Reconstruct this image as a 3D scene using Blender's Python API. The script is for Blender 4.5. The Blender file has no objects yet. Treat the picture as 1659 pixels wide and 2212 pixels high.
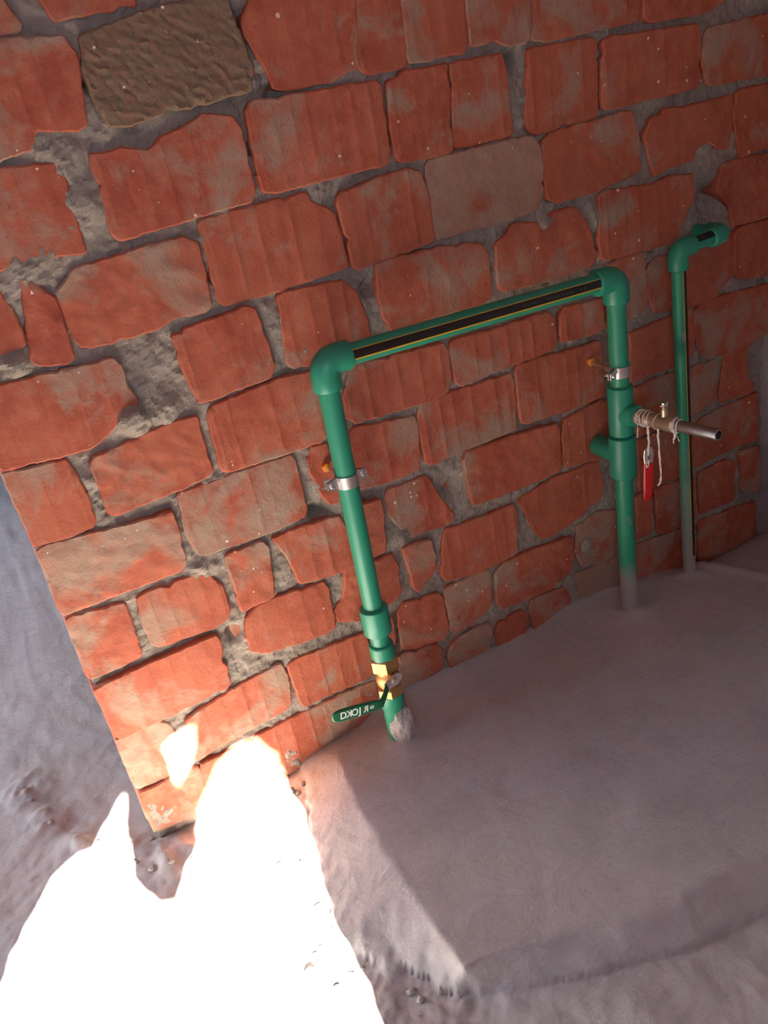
import bpy, bmesh, math, random
import numpy as np
from mathutils import Vector, Matrix, noise as mnoise
from mathutils.geometry import delaunay_2d_cdt

scene = bpy.context.scene
C = scene.collection

# ------------------------------------------------------------------ camera
cam_data = bpy.data.cameras.new('camera')
cam = bpy.data.objects.new('camera', cam_data)
C.objects.link(cam)
scene.camera = cam
RW = np.array([[0.8644331848903354, -0.470884913713891, -0.17613252651629305],
               [-0.3622074273667728, -0.3403542649628547, -0.8677354169802792],
               [0.34865606035274255, 0.8138957994474822, -0.46477153443498287]])
RB = np.diag([1.0, -1.0, -1.0]) @ RW
M = Matrix([list(r) for r in RB.T]).to_4x4()
M.translation = Vector((0.03402, -1.5, 1.40822))
cam.matrix_world = M
cam_data.sensor_fit = 'VERTICAL'
cam_data.sensor_height = 36.0
cam_data.lens = 30.13
cam_data.clip_start = 0.02

# ------------------------------------------------------------------ world, sun, exposure
world = bpy.data.worlds.new('sky')
scene.world = world
world.use_nodes = True
bg = world.node_tree.nodes['Background']
bg.inputs['Color'].default_value = (0.42, 0.66, 1.0, 1)
bg.inputs['Strength'].default_value = 8.5
sun_dir = Vector((0.12, 0.78, -0.62)).normalized()
sun_data = bpy.data.lights.new('sun_offscreen', 'SUN')
sun_data.energy = 125.0
sun_data.color = (1.0, 0.93, 0.85)
sun_data.angle = 0.007
sun = bpy.data.objects.new('sun_offscreen', sun_data)
C.objects.link(sun)
sun.rotation_euler = sun_dir.to_track_quat('-Z', 'Y').to_euler()
sun.location = (-0.6, -4.0, 4.0)
vs = scene.view_settings
vs.view_transform = 'Standard'
vs.look = 'None'
vs.gamma = 1.0
vs.use_curve_mapping = False
vs.exposure = 0.2

# ------------------------------------------------------------------ node helpers
def new_mat(name):
    m = bpy.data.materials.new(name)
    m.use_nodes = True
    nt = m.node_tree
    return m, nt, nt.nodes['Principled BSDF']

def nd(nt, t, **kw):
    n = nt.nodes.new(t)
    for k, v in kw.items():
        if k.startswith('i_'):
            n.inputs[k[2:].replace('_', ' ')].default_value = v
        else:
            setattr(n, k, v)
    return n

def mixc(nt, fac, a, b, blend='MIX'):
    n = nt.nodes.new('ShaderNodeMix')
    n.data_type = 'RGBA'
    n.blend_type = blend
    for idx, v in ((0, fac), (6, a), (7, b)):
        if hasattr(v, 'links'):
            nt.links.new(v, n.inputs[idx])
        elif idx == 0:
            n.inputs[0].default_value = v
        else:
            n.inputs[idx].default_value = (*v, 1)
    return n.outputs[2]

def mth(nt, op, a, b=0.0, clamp=False):
    n = nt.nodes.new('ShaderNodeMath')
    n.operation = op
    n.use_clamp = clamp
    for i, v in enumerate((a, b)):
        if hasattr(v, 'links'):
            nt.links.new(v, n.inputs[i])
        else:
            n.inputs[i].default_value = v
    return n.outputs[0]

def noise_tex(nt, vec, scale, detail=5.0, rough=0.55, dist=0.0):
    n = nd(nt, 'ShaderNodeTexNoise', i_Scale=scale, i_Detail=detail, i_Roughness=rough, i_Distortion=dist)
    nt.links.new(vec, n.inputs['Vector'])
    return n.outputs['Fac']

def ramp(nt, fac, lo, hi):
    n = nt.nodes.new('ShaderNodeMapRange')
    n.inputs['From Min'].default_value = lo
    n.inputs['From Max'].default_value = hi
    nt.links.new(fac, n.inputs['Value'])
    return n.outputs['Result']

def bump(nt, bsdf, heights, prev=None):
    for h, strength, distv in heights:
        b = nd(nt, 'ShaderNodeBump', i_Strength=strength, i_Distance=distv)
        nt.links.new(h, b.inputs['Height'])
        if prev is not None:
            nt.links.new(prev, b.inputs['Normal'])
        prev = b.outputs['Normal']
    nt.links.new(prev, bsdf.inputs['Normal'])

def simple(name, col, rough=0.5, metal=0.0, var=0.0, scale=40.0, bmp=0.0):
    m, nt, p = new_mat(name)
    tc = nt.nodes.new('ShaderNodeTexCoord').outputs['Object']
    f = noise_tex(nt, tc, scale)
    lo = tuple(c * (1 - var) for c in col)
    hi = tuple(min(1, c * (1 + var)) for c in col)
    nt.links.new(mixc(nt, f, lo, hi), p.inputs['Base Color'])
    p.inputs['Roughness'].default_value = rough
    p.inputs['Metallic'].default_value = metal
    if bmp:
        bump(nt, p, [(f, bmp, 0.002)])
    return m

def brick_material():
    m, nt, p = new_mat('fired_brick')
    L = nt.links
    tc = nt.nodes.new('ShaderNodeTexCoord').outputs['Object']
    oi = nt.nodes.new('ShaderNodeObjectInfo')
    off = nt.nodes.new('ShaderNodeVectorMath'); off.operation = 'MULTIPLY_ADD'
    cb = nt.nodes.new('ShaderNodeCombineXYZ')
    for i in range(3):
        L.new(oi.outputs['Random'], cb.inputs[i])
    L.new(cb.outputs[0], off.inputs[0]); off.inputs[1].default_value = (37.0, 53.0, 71.0)
    L.new(tc, off.inputs[2])
    v = off.outputs[0]
    sc = nt.nodes.new('ShaderNodeSeparateColor'); L.new(oi.outputs['Color'], sc.inputs[0])
    smear, tone = sc.outputs[0], sc.outputs[1]
    n1 = noise_tex(nt, v, 11, 6, 0.6)
    n2 = noise_tex(nt, v, 45, 5, 0.6)
    n3 = noise_tex(nt, v, 6.5, 6, 0.62, 0.4)
    n4 = noise_tex(nt, v, 160, 4, 0.6)
    col = mixc(nt, ramp(nt, n1, .32, .68), (0.35, 0.066, 0.032), (0.50, 0.130, 0.066))
    col = mixc(nt, mth(nt, 'MULTIPLY', ramp(nt, n2, .45, .75), .45), col, (0.58, 0.22, 0.12))
    rnd = mth(nt, 'MULTIPLY', oi.outputs['Random'], .55)
    col = mixc(nt, rnd, col, (0.44, 0.115, 0.055))
    mp = nd(nt, 'ShaderNodeMapping'); mp.inputs['Scale'].default_value = (26.0, 26.0, 3.5)
    L.new(v, mp.inputs['Vector'])
    n6 = noise_tex(nt, mp.outputs[0], 1.0, 3, .55)
    col = mixc(nt, mth(nt, 'MULTIPLY', ramp(nt, n6, .5, .72), .32, True), col, (0.40, 0.18, 0.115))
    col = mixc(nt, mth(nt, 'MULTIPLY', ramp(nt, n6, .46, .28), .40, True), col, (0.30, 0.055, 0.028))
    # darker burnt core for dark bricks
    dk = mth(nt, 'MULTIPLY', tone, mth(nt, 'ADD', ramp(nt, n4, .3, .6), .45), True)
    col = mixc(nt, dk, col, (0.17, 0.105, 0.052))
    # cement film with its own ragged shape
    th = mth(nt, 'ADD', mth(nt, 'MULTIPLY', smear, .17), .035)
    sm = mth(nt, 'MULTIPLY', mth(nt, 'SUBTRACT', mth(nt, 'ADD', n3, th), .60), 9.0, True)
    sm = mth(nt, 'MULTIPLY', sm, mth(nt, 'ADD', mth(nt, 'MULTIPLY', n2, .9), .28), True)
    sm = mth(nt, 'MULTIPLY', sm, mth(nt, 'SUBTRACT', 1.0, mth(nt, 'MULTIPLY', tone, .75)), True)
    col = mixc(nt, sm, col, (0.36, 0.27, 0.19))
    # lime flecks
    vo = nd(nt, 'ShaderNodeTexVoronoi', i_Scale=75.0); L.new(v, vo.inputs['Vector'])
    vs0 = nt.nodes.new('ShaderNodeSeparateColor'); L.new(vo.outputs['Color'], vs0.inputs[0])
    wig = mth(nt, 'MULTIPLY', mth(nt, 'SUBTRACT', n4, .5), .5)
    sp = mth(nt, 'LESS_THAN', mth(nt, 'ADD', vo.outputs['Distance'], wig), mth(nt, 'MULTIPLY', mth(nt, 'POWER', vs0.outputs[1], 3.0), .26))
    vs_ = nt.nodes.new('ShaderNodeSeparateColor'); L.new(vo.outputs['Color'], vs_.inputs[0])
    sp = mth(nt, 'MULTIPLY', sp, mth(nt, 'GREATER_THAN', vs_.outputs[0], .90))
    col = mixc(nt, sp, col, (0.78, 0.60, 0.48))
    # pits
    pit = mth(nt, 'MULTIPLY', ramp(nt, n4, .36, .28), .6, True)
    col = mixc(nt, pit, col, (0.22, 0.05, 0.03))
    L.new(col, p.inputs['Base Color'])
    p.inputs['Roughness'].default_value = 0.86
    rgh = mth(nt, 'ADD', mth(nt, 'MULTIPLY', tone, 1.4), mth(nt, 'MULTIPLY', sm, .8))
    hh = mth(nt, 'MULTIPLY', n2, mth(nt, 'ADD', rgh, .35))
    n5 = noise_tex(nt, v, 420, 3, .6)
    bump(nt, p, [(hh, .6, .003), (n4, .75, .0018), (n5, .6, .0007)])
    return m

def mortar_material(name, c1, c2, coarse=1.0):
    m, nt, p = new_mat(name)
    tc = nt.nodes.new('ShaderNodeTexCoord').outputs['Object']
    n1 = noise_tex(nt, tc, 14, 6, .6)
    n2 = noise_tex(nt, tc, 70, 6, .65)
    n3 = noise_tex(nt, tc, 260, 3, .6)
    col = mixc(nt, ramp(nt, n1, .3, .7), c1, c2)
    col = mixc(nt, mth(nt, 'MULTIPLY', ramp(nt, n2, .5, .8), .5), col, tuple(min(1, c * 1.35) for c in c2))
    nt.links.new(col, p.inputs['Base Color'])
    p.inputs['Roughness'].default_value = 0.92
    bump(nt, p, [(n2, .9 * coarse, .006), (n3, .6 * coarse, .002)])
    return m

def floor_material():
    m, nt, p = new_mat('cement_screed')
    tc = nt.nodes.new('ShaderNodeTexCoord').outputs['Object']
    n0 = noise_tex(nt, tc, 2.2, 5, .6, .5)
    n1 = noise_tex(nt, tc, 9, 7, .62, .8)
    n2 = noise_tex(nt, tc, 48, 6, .62)
    n3 = noise_tex(nt, tc, 330, 3, .6)
    mp = nd(nt, 'ShaderNodeMapping'); mp.inputs['Scale'].default_value = (3.0, 16.0, 3.0)
    mp.inputs['Rotation'].default_value = (0, 0, .6)
    nt.links.new(tc, mp.inputs['Vector'])
    n4 = noise_tex(nt, mp.outputs[0], 2.6, 5, .6, 1.2)
    col = mixc(nt, ramp(nt, n0, .3, .7), (0.35, 0.325, 0.30), (0.47, 0.44, 0.41))
    col = mixc(nt, mth(nt, 'MULTIPLY', ramp(nt, n1, .45, .75), .5), col, (0.52, 0.49, 0.455))
    col = mixc(nt, mth(nt, 'MULTIPLY', ramp(nt, n2, .40, .25), .35, True), col, (0.23, 0.21, 0.19))
    n5 = noise_tex(nt, tc, 135, 5, .62)
    col = mixc(nt, mth(nt, 'MULTIPLY', ramp(nt, n5, .38, .27), .55, True), col, (0.20, 0.185, 0.17))
    col = mixc(nt, mth(nt, 'MULTIPLY', ramp(nt, n4, .55, .78), .35, True), col, (0.56, 0.53, 0.50))
    col = mixc(nt, mth(nt, 'MULTIPLY', ramp(nt, n1, .46, .26), .38, True), col, (0.29, 0.265, 0.24))
    nt.links.new(col, p.inputs['Base Color'])
    p.inputs['Roughness'].default_value = 0.88
    bump(nt, p, [(n1, .35, .012), (n4, .25, .006), (n2, .5, .003), (n5, .5, .0016), (n3, .4, .0010)])
    return m

def plastic_material():
    m, nt, p = new_mat('green_polypropylene')
    L = nt.links
    tc = nt.nodes.new('ShaderNodeTexCoord').outputs['Object']
    f = noise_tex(nt, tc, 25, 4)
    col = mixc(nt, f, (0.020, 0.262, 0.152), (0.028, 0.31, 0.185))
    L.new(col, p.inputs['Base Color'])
    p.inputs['Roughness'].default_value = 0.38
    return m

def dusty_plastic(zlo, zhi, name):
    # green pipe whose foot is splashed with cement
    m, nt, p = new_mat(name)
    L = nt.links
    g = nt.nodes.new('ShaderNodeTexCoord').outputs['Object']
    sx = nt.nodes.new('ShaderNodeSeparateXYZ'); L.new(g, sx.inputs[0])
    n1 = noise_tex(nt, g, 22, 5, .6)
    n2 = noise_tex(nt, g, 90, 4, .6)
    z = mth(nt, 'ADD', sx.outputs[2], mth(nt, 'MULTIPLY', mth(nt, 'SUBTRACT', n1, .5), (zhi - zlo) * 1.2))
    fac = ramp(nt, z, zhi, zlo)
    fac = mth(nt, 'MULTIPLY', fac, mth(nt, 'ADD', n2, .5), True)
    spl = mth(nt, 'MULTIPLY', mth(nt, 'SUBTRACT', n1, .63), 14, True)
    fac = mth(nt, 'MAXIMUM', fac, mth(nt, 'MULTIPLY', spl, .7))
    col = mixc(nt, fac, (0.024, 0.295, 0.16), (0.36, 0.33, 0.29))
    L.new(col, p.inputs['Base Color'])
    L.new(mth(nt, 'ADD', mth(nt, 'MULTIPLY', fac, .5), .4), p.inputs['Roughness'])
    return m

BRICK = brick_material()
MORTAR = mortar_material('lime_cement_mortar', (0.25, 0.205, 0.16), (0.37, 0.315, 0.255))
CONCRETE = mortar_material('grey_concrete', (0.28, 0.26, 0.24), (0.40, 0.38, 0.36), .7)
BAREBRICK = mortar_material('bare_brickwork', (0.30, 0.115, 0.075), (0.40, 0.19, 0.13), .7)
YARD = mortar_material('yard_soil', (0.16, 0.14, 0.12), (0.24, 0.21, 0.18), .7)
CRUMB = mortar_material('mortar_lump', (0.38, 0.35, 0.31), (0.50, 0.47, 0.43), 1.0)
FLOOR = floor_material()
GREEN = plastic_material()
GREEN_DUSTY = dusty_plastic(.10, .17, 'green_pipe_cement_foot')
GREEN_FAR = dusty_plastic(.10, .45, 'green_pipe_dusty')
BLACK = simple('black_print', (0.012, 0.010, 0.010), .32, 0, .2)
YELLOW = simple('yellow_line', (0.62, 0.36, 0.02), .4, 0, .1)
GREYPRINT = simple('grey_print', (0.10, 0.095, 0.09), .5, 0, .2)
WHITEPRINT = simple('white_print', (0.85, 0.86, 0.84), .5, 0, .05)
BRASS = simple('brass', (0.56, 0.35, 0.15), .52, 1.0, .15, 60)
DULLBRASS = simple('dull_brass', (0.62, 0.52, 0.37), .46, 1.0, .25, 60)
STEEL = simple('zinc_steel', (0.80, 0.79, 0.77), .34, 1.0, .12, 90)
DARKSTEEL = simple('weathered_steel', (0.42, 0.38, 0.35), .42, 1.0, .3, 80)
CHROME = simple('chrome', (0.85, 0.84, 0.82), .10, 1.0, .03)
LEVERGREEN = simple('green_lever_coating', (0.010, 0.13, 0.055), .40, 0, .15)
RED = simple('red_vinyl', (0.56, 0.012, 0.014), .36, 0, .12)
ORANGE = simple('orange_plug', (0.85, 0.30, 0.03), .5, 0, .1)
TAPE = simple('white_thread_tape', (0.74, 0.68, 0.60), .75, 0, .1)

# ------------------------------------------------------------------ mesh helpers
def link(name, verts, faces, mat, parent=None, smooth=True, angle=40.0, loc=None):
    me = bpy.data.meshes.new(name)
    me.from_pydata([tuple(v) for v in verts], [], faces)
    me.update()
    bm = bmesh.new(); bm.from_mesh(me)
    bmesh.ops.recalc_face_normals(bm, faces=bm.faces)
    bm.to_mesh(me); bm.free()
    me.materials.append(mat)
    if smooth:
        me.shade_smooth()
        me.set_sharp_from_angle(angle=math.radians(angle))
    o = bpy.data.objects.new(name, me)
    C.objects.link(o)
    if loc is not None:
        o.location = loc
    if parent is not None:
        o.parent = parent
    return o

def tag(o, label, cat, group=None):
    o['label'] = label
    o['category'] = cat
    if group:
        o['group'] = group
    return o

def struct(o):
    o['kind'] = 'structure'
    return o

def empty(name, loc, label, cat, group=None):
    o = bpy.data.objects.new(name, None)
    C.objects.link(o)
    o.location = loc
    o.empty_display_size = .05
    return tag(o, label, cat, group)

class MB:
    def __init__(s):
        s.v = []; s.f = []
    def add(s, v, f):
        b = len(s.v)
        s.v += [Vector(x) for x in v]
        s.f += [tuple(b + i for i in q) for q in f]
        return s
    def build(s, name, mat, root=None, parent=None, angle=40.0, smooth=True):
        # verts are in world space; root gives the origin used for the parent chain
        org = Vector((0, 0, 0))
        q = parent
        while q is not None:
            org += q.location
            q = q.parent
        o = link(name, [x - org for x in s.v], s.f, mat, parent, smooth, angle)
        return o

def frame(t):
    t = Vector(t).normalized()
    a = Vector((0, 0, 1)) if abs(t.z) < .9 else Vector((1, 0, 0))
    u = t.cross(a).normalized()
    return t, u, t.cross(u).normalized()

def sweep(mb, pts, radii, n=28, cap=True, ref=None, flat=None):
    """tube along pts with per-point radius (parallel transport)"""
    pts = [Vector(p) for p in pts]
    if not hasattr(radii, '__len__'):
        radii = [radii] * len(pts)
    tang = []
    for i in range(len(pts)):
        a = pts[max(i - 1, 0)]; b = pts[min(i + 1, len(pts) - 1)]
        d = b - a
        if d.length < 1e-9:
            d = tang[-1] if tang else Vector((0, 0, 1))
        tang.append(d.normalized())
    t, u, w = frame(tang[0])
    if ref is not None:
        u = (Vector(ref) - t * t.dot(Vector(ref))).normalized(); w = t.cross(u)
    vs, fs = [], []
    for i, p in enumerate(pts):
        if i:
            q = tang[i - 1].rotation_difference(tang[i])
            u = q @ u
            u = (u - tang[i] * u.dot(tang[i])).normalized()
        w = tang[i].cross(u)
        sx, sy = (1, 1) if flat is None else flat
        for k in range(n):
            a = 2 * math.pi * k / n
            vs.append(p + (u * math.cos(a) * sx + w * math.sin(a) * sy) * radii[i])
    for i in range(len(pts) - 1):
        for k in range(n):
            fs.append((i * n + k, i * n + (k + 1) % n, (i + 1) * n + (k + 1) % n, (i + 1) * n + k))
    if cap:
        fs.append(tuple(range(n)))
        fs.append(tuple((len(pts) - 1) * n + k for k in range(n)))
    mb.add(vs, fs)
    return mb

def lathe(mb, base, axis, prof, n=28, cap=True):
    """prof: list of (distance along axis, radius)"""
    t, u, w = frame(axis)
    base = Vector(base)
    vs, fs = [], []
    for h, r in prof:
        for k in range(n):
            a = 2 * math.pi * k / n
            vs.append(base + t * h + (u * math.cos(a) + w * math.sin(a)) * r)
    m = len(prof)
    for i in range(m - 1):
        for k in range(n):
            fs.append((i * n + k, i * n + (k + 1) % n, (i + 1) * n + (k + 1) % n, (i + 1) * n + k))
    if cap:
        fs.append(tuple(range(n))); fs.append(tuple((m - 1) * n + k for k in range(n)))
    mb.add(vs, fs)
    return mb

def lerp(a, b, t):
    return Vector(a) + (Vector(b) - Vector(a)) * t

def prism(mb, poly, normal, thick, org):
    """poly: list of 3D points (planar), extruded by thick along normal"""
    n = len(poly)
    nv = Vector(normal).normalized() * thick
    vs = [Vector(p) for p in poly] + [Vector(p) + nv for p in poly]
    fs = [tuple(range(n)), tuple(range(2 * n - 1, n - 1, -1))]
    for i in range(n):
        j = (i + 1) % n
        fs.append((i, j, n + j, n + i))
    mb.add(vs, fs)
    return mb

# numpy value noise
def vnoise(x, y, seed=0):
    xi = np.floor(x).astype(np.int64); yi = np.floor(y).astype(np.int64)
    xf = x - xi; yf = y - yi
    def h(a, b):
        k = (a * 374761393 + b * 668265263 + seed * 1274126177) & 0xffffffff
        k = ((k ^ (k >> 13)) * 1274126177) & 0xffffffff
        return ((k ^ (k >> 16)) & 0xffff) / 65535.0
    u = xf * xf * (3 - 2 * xf); v = yf * yf * (3 - 2 * yf)
    return (h(xi, yi) * (1 - u) + h(xi + 1, yi) * u) * (1 - v) + (h(xi, yi + 1) * (1 - u) + h(xi + 1, yi + 1) * u) * v

def fbm(x, y, seed=0, oct=4):
    s = 0; a = .5; t = 0
    for i in range(oct):
        s = s + a * vnoise(x * 2 ** i, y * 2 ** i, seed + i * 7); t += a; a *= .55
    return s / t - .5

def seg_dist(px, py, poly, closed=True):
    d = np.full(px.shape, 1e9)
    n = len(poly)
    for i in range(n if closed else n - 1):
        ax, ay = poly[i]; bx, by = poly[(i + 1) % n]
        ex, ey = bx - ax, by - ay
        L = ex * ex + ey * ey + 1e-12
        t = np.clip(((px - ax) * ex + (py - ay) * ey) / L, 0, 1)
        d = np.minimum(d, np.hypot(px - ax - t * ex, py - ay - t * ey))
    return d

def inside(px, py, poly):
    c = np.zeros(px.shape, bool)
    n = len(poly)
    for i in range(n):
        ax, ay = poly[i]; bx, by = poly[(i + 1) % n]
        cond = ((ay > py) != (by > py)) & (px < (bx - ax) * (py - ay) / (by - ay + 1e-15) + ax)
        c ^= cond
    return c

LEFT_X = -2.4      # where the room opens to daylight on the left
DOOR = (.35, 2.4, 2.6)

# ------------------------------------------------------------------ setting: brick wall
XR = 1.832          # inner corner with the right-hand wall
LUMPS = [(0.28, 1.283, 0.043, -0.012), (0.257, 1.364, 0.057, -0.012), (0.157, 1.205, 0.057, -0.012), (0.241, 0.924, 0.036, -0.035), (0.299, 0.917, 0.038, -0.016), (0.678, 1.216, 0.029, -0.008), (0.534, 1.011, 0.038, -0.006), (0.29, 0.999, 0.038, -0.004), (0.126, 0.844, 0.029, -0.008), (0.273, 0.585, 0.038, -0.012), (0.134, 0.769, 0.029, -0.01), (1.137, 1.278, 0.029, -0.008), (1.296, 1.022, 0.029, -0.012), (1.168, 1.043, 0.024, -0.013), (0.086, 1.073, 0.033, -0.02), (1.615, 1.088, 0.029, -0.01), (1.722, 0.755, 0.029, -0.013), (0.708, 0.469, 0.029, -0.01), (1.211, 0.228, 0.029, -0.013), (0.028, 0.074, 0.057, -0.012), (0.333, 0.014, 0.048, -0.006), (1.121, 1.4, 0.038, -0.006), (0.61, 1.401, 0.019, -0.01), (0.335, 1.389, 0.038, -0.01), (0.596, 1.488, 0.027, 0.035), (0.63, 1.383, 0.021, 0.02), (0.572, 1.307, 0.013, 0.025), (1.127, 1.353, 0.019, 0.035), (0.741, 1.018, 0.019, 0.035), (0.534, 0.607, 0.033, 0.035), (0.29, 0.416, 0.024, 0.025), (0.994, 0.973, 0.013, 0.025), (0.847, 0.535, 0.029, 0.02), (0.838, 1.27, 0.013, 0.02), (0.336, 1.448, 0.013, 0.03), (0.45, 1.119, 0.011, 0.025), (1.794, 0.527, 0.029, 0.05), (1.643, 0.981, 0.038, 0.05), (0.679, 0.824, 0.019, 0.03), (1.332, 1.243, 0.011, 0.02), (1.565, .995, .030, .05)]

def build_wall_core():
    xs = np.arange(.004, XR + .004, .005)
    zs = np.concatenate([np.arange(-.2, 1.75, .005), [1.9, 2.2, 2.66]])
    X, Z = np.meshgrid(xs, zs)
    Y = .0095 + .015 * fbm(X * 18, Z * 18, 3, 4) + .012 * fbm(X * 70, Z * 70, 9, 3)
    for lx, lz, r, k in LUMPS:
        g = np.exp(-((X - lx) ** 2 + (Z - lz) ** 2) / (r * r * .6))
        Y = Y + k * g * (1 + 1.2 * fbm(X * 45, Z * 45, 31, 3))
    Y = np.maximum(Y, -.022)
    Y[:, 0] += .004
    nz, nx = X.shape
    v = np.stack([X, Y, Z], -1).reshape(-1, 3).tolist()
    f = []
    for j in range(nz - 1):
        b = j * nx
        f += [(b + i, b + i + 1, b + nx + i + 1, b + nx + i) for i in range(nx - 1)]
    # back and edges close the body
    T = .25
    n0 = len(v)
    v += [(xs[0], T, zs[0]), (xs[-1], T, zs[0]), (xs[-1], T, zs[-1]), (xs[0], T, zs[-1])]
    f += [(n0, n0 + 3, n0 + 2, n0 + 1)]
    f += [tuple([i for i in range(nx)][::-1] + [n0, n0 + 1])]
    top = (nz - 1) * nx
    f += [tuple([top + i for i in range(nx)] + [n0 + 2, n0 + 3])]
    f += [tuple([j * nx for j in range(nz)] + [n0 + 3, n0])]
    f += [tuple([j * nx + nx - 1 for j in range(nz)][::-1] + [n0 + 1, n0 + 2])]
    me = bpy.data.meshes.new('wall_back')
    me.from_pydata(v, [], f); me.update()
    me.materials.append(MORTAR)
    o = bpy.data.objects.new('wall_back', me)
    C.objects.link(o)
    return struct(o)

wall_back = build_wall_core()
wall_back['label'] = 'rough red brick wall with uneven grey mortar joints'

def clean_outline(poly, rnd, step=.006, cut=.0045):
    # cut the corners, then resample with a little raggedness
    n = len(poly)
    P = [Vector(p) for p in poly]
    q = []
    for i in range(n):
        a, b, c = P[i - 1], P[i], P[(i + 1) % n]
        da = min(cut, (a - b).length * .35); dc = min(cut, (c - b).length * .35)
        q.append(b + (a - b).normalized() * da)
        q.append(b * .6 + (b + (a - b).normalized() * da) * .2 + (b + (c - b).normalized() * dc) * .2)
        q.append(b + (c - b).normalized() * dc)
    out = []
    sd = rnd.random() * 100
    for i in range(len(q)):
        a, b = q[i], q[(i + 1) % len(q)]
        L = (b - a).length
        if L < 1e-6:
            continue
        k = max(1, int(L / step))
        nrm = Vector((b.y - a.y, a.x - b.x)).normalized()
        for s in range(k):
            p = a + (b - a) * (s / k)
            j = mnoise.noise(Vector((p.x * 55, p.y * 55, sd))) * .0028 + mnoise.noise(Vector((p.x * 190, p.y * 190, sd))) * .0017
            out.append(p + nrm * j)
    # knocked-off bits along the edge
    for _ in range(rnd.choice((0, 1, 1, 2, 3))):
        c = rnd.choice(out).copy(); dpt = rnd.uniform(.003, .008); wd = rnd.uniform(.006, .014)
        ctr = sum(out, Vector((0, 0))) / len(out)
        for p in out:
            g = math.exp(-((p - c).length / wd) ** 2)
            p += (ctr - p).normalized() * dpt * g
    area = sum(out[i - 1].x * out[i].y - out[i].x * out[i - 1].y for i in range(len(out)))
    if area < 0:
        out.reverse()
    return inset(out, -.0030)

def inset(loop, d):
    n = len(loop); res = []
    for i in range(n):
        a, b = loop[i - 2], loop[(i + 2) % n]
        t = (b - a)
        t = t.normalized() if t.length > 1e-9 else Vector((1, 0))
        res.append(loop[i] + Vector((-t.y, t.x)) * d)
    return res

def make_brick(idx, ridge, smear, tone, yoff, flat):
    rnd = random.Random(idx * 13 + 5)
    poly = [(flat[i] / 1000, flat[i + 1] / 1000) for i in range(0, len(flat), 2)]
    loop = clean_outline(poly, rnd)
    minx = min(p.x for p in loop); maxx = max(p.x for p in loop)
    minz = min(p.y for p in loop); maxz = max(p.y for p in loop)
    end = minx < .012
    depth = .235 if end else .055
    d_in = min(.0030, (maxx - minx) * .1, (maxz - minz) * .1)
    il = inset(loop, d_in)
    n = len(loop)
    # interior points: extra columns at the extrusion ridges
    cols = []
    rx = []
    if ridge:
        x = minx + rnd.uniform(.010, .03)
        while x < maxx - .008:
            rx.append((x, rnd.uniform(.15, .75)))
            x += rnd.uniform(.028, .052)
        for r, _ in rx:
            cols += [r - .0035, r - .0008, r + .0012, r + .004]
        x = minx + .006
        while x < maxx:
            if all(abs(x - c) > .006 for c in cols):
                cols.append(x)
            x += .010
    else:
        cols = list(np.arange(minx + .005, maxx, .0085 if tone > -.5 else .005))
    rows = np.arange(minz + .006, maxz, .011 if ridge else (.0085 if tone > -.5 else .005))
    PX, PZ = np.meshgrid(np.array(cols), rows)
    PX = PX.ravel(); PZ = PZ.ravel()
    lp = [(p.x, p.y) for p in il]
    ok = inside(PX, PZ, lp) & (seg_dist(PX, PZ, lp) > .003)
    pts = [Vector((a, b)) for a, b in zip(PX[ok], PZ[ok])]
    co = [Vector(p) for p in il] + pts
    ed = [(i, (i + 1) % n) for i in range(n)]
    rv, re, rf, ov, oe, of = delaunay_2d_cdt(co, ed, [], 1, 1e-6)
    rough = .0048 if tone < -.5 else (.0026 if not ridge else .0012)
    sd = idx * 3.7
    tilt = (rnd.uniform(-.012, .012), rnd.uniform(-.02, .02))
    cx, cz = (minx + maxx) / 2, (minz + maxz) / 2
    dy = yoff + (rnd.uniform(-.003, .003) if yoff == 0 else 0)
    def hgt(x, z, edge):
        h = rough * (mnoise.noise(Vector((x * 38, z * 38, sd))) * (.35 if tone < -.5 else 1) + .7 * mnoise.noise(Vector((x * 120, z * 120, sd))))
        if ridge and not edge:
            for r, k in rx:
                u = x - r - .03 * (z - cz) * 0
                if -.012 < u < .001:
                    h += .0005 * k
                if abs(u - .0002) < .0015:
                    h += .0013 * k
        return h
    V, F = [], []
    bd = {}
    for i, p in enumerate(rv):
        o_ = ov[i]
        e = any(k < n for k in o_)
        V.append((p.x, dy - hgt(p.x, p.y, e) + tilt[0] * (p.x - cx) + tilt[1] * (p.y - cz), p.y))
        for k in o_:
            if k < n:
                bd[k] = i
    for f in rf:
        F.append(tuple(reversed(f)))
    b0 = len(V)
    for i, p in enumerate(loop):
        yf = V[bd[i]][1] if i in bd else dy
        V.append((p.x, yf + .0028, p.y))
    b1 = len(V)
    for p in loop:
        V.append((p.x, dy + depth, p.y))
    for i in range(n):
        j = (i + 1) % n
        if i in bd and j in bd and bd[i] != bd[j]:
            F.append((bd[i], bd[j], b0 + j, b0 + i))
        F.append((b0 + i, b0 + j, b1 + j, b1 + i))
    F.append(tuple(b1 + i for i in range(n)))
    loc = Vector((cx, 0, cz))
    me = bpy.data.meshes.new('brick')
    me.from_pydata([tuple(Vector(v) - loc) for v in V], [], F)
    me.update()
    bm = bmesh.new(); bm.from_mesh(me)
    bmesh.ops.recalc_face_normals(bm, faces=bm.faces)
    bm.to_mesh(me); bm.free()
    me.materials.append(BRICK)
    me.shade_smooth(); me.set_sharp_from_angle(angle=math.radians(33))
    o = bpy.data.objects.new('brick', me)
    C.objects.link(o)
    o.location = loc
    o.parent = wall_back
    o.color = (smear, max(0, -tone), 0, 1)
    return o

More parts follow.
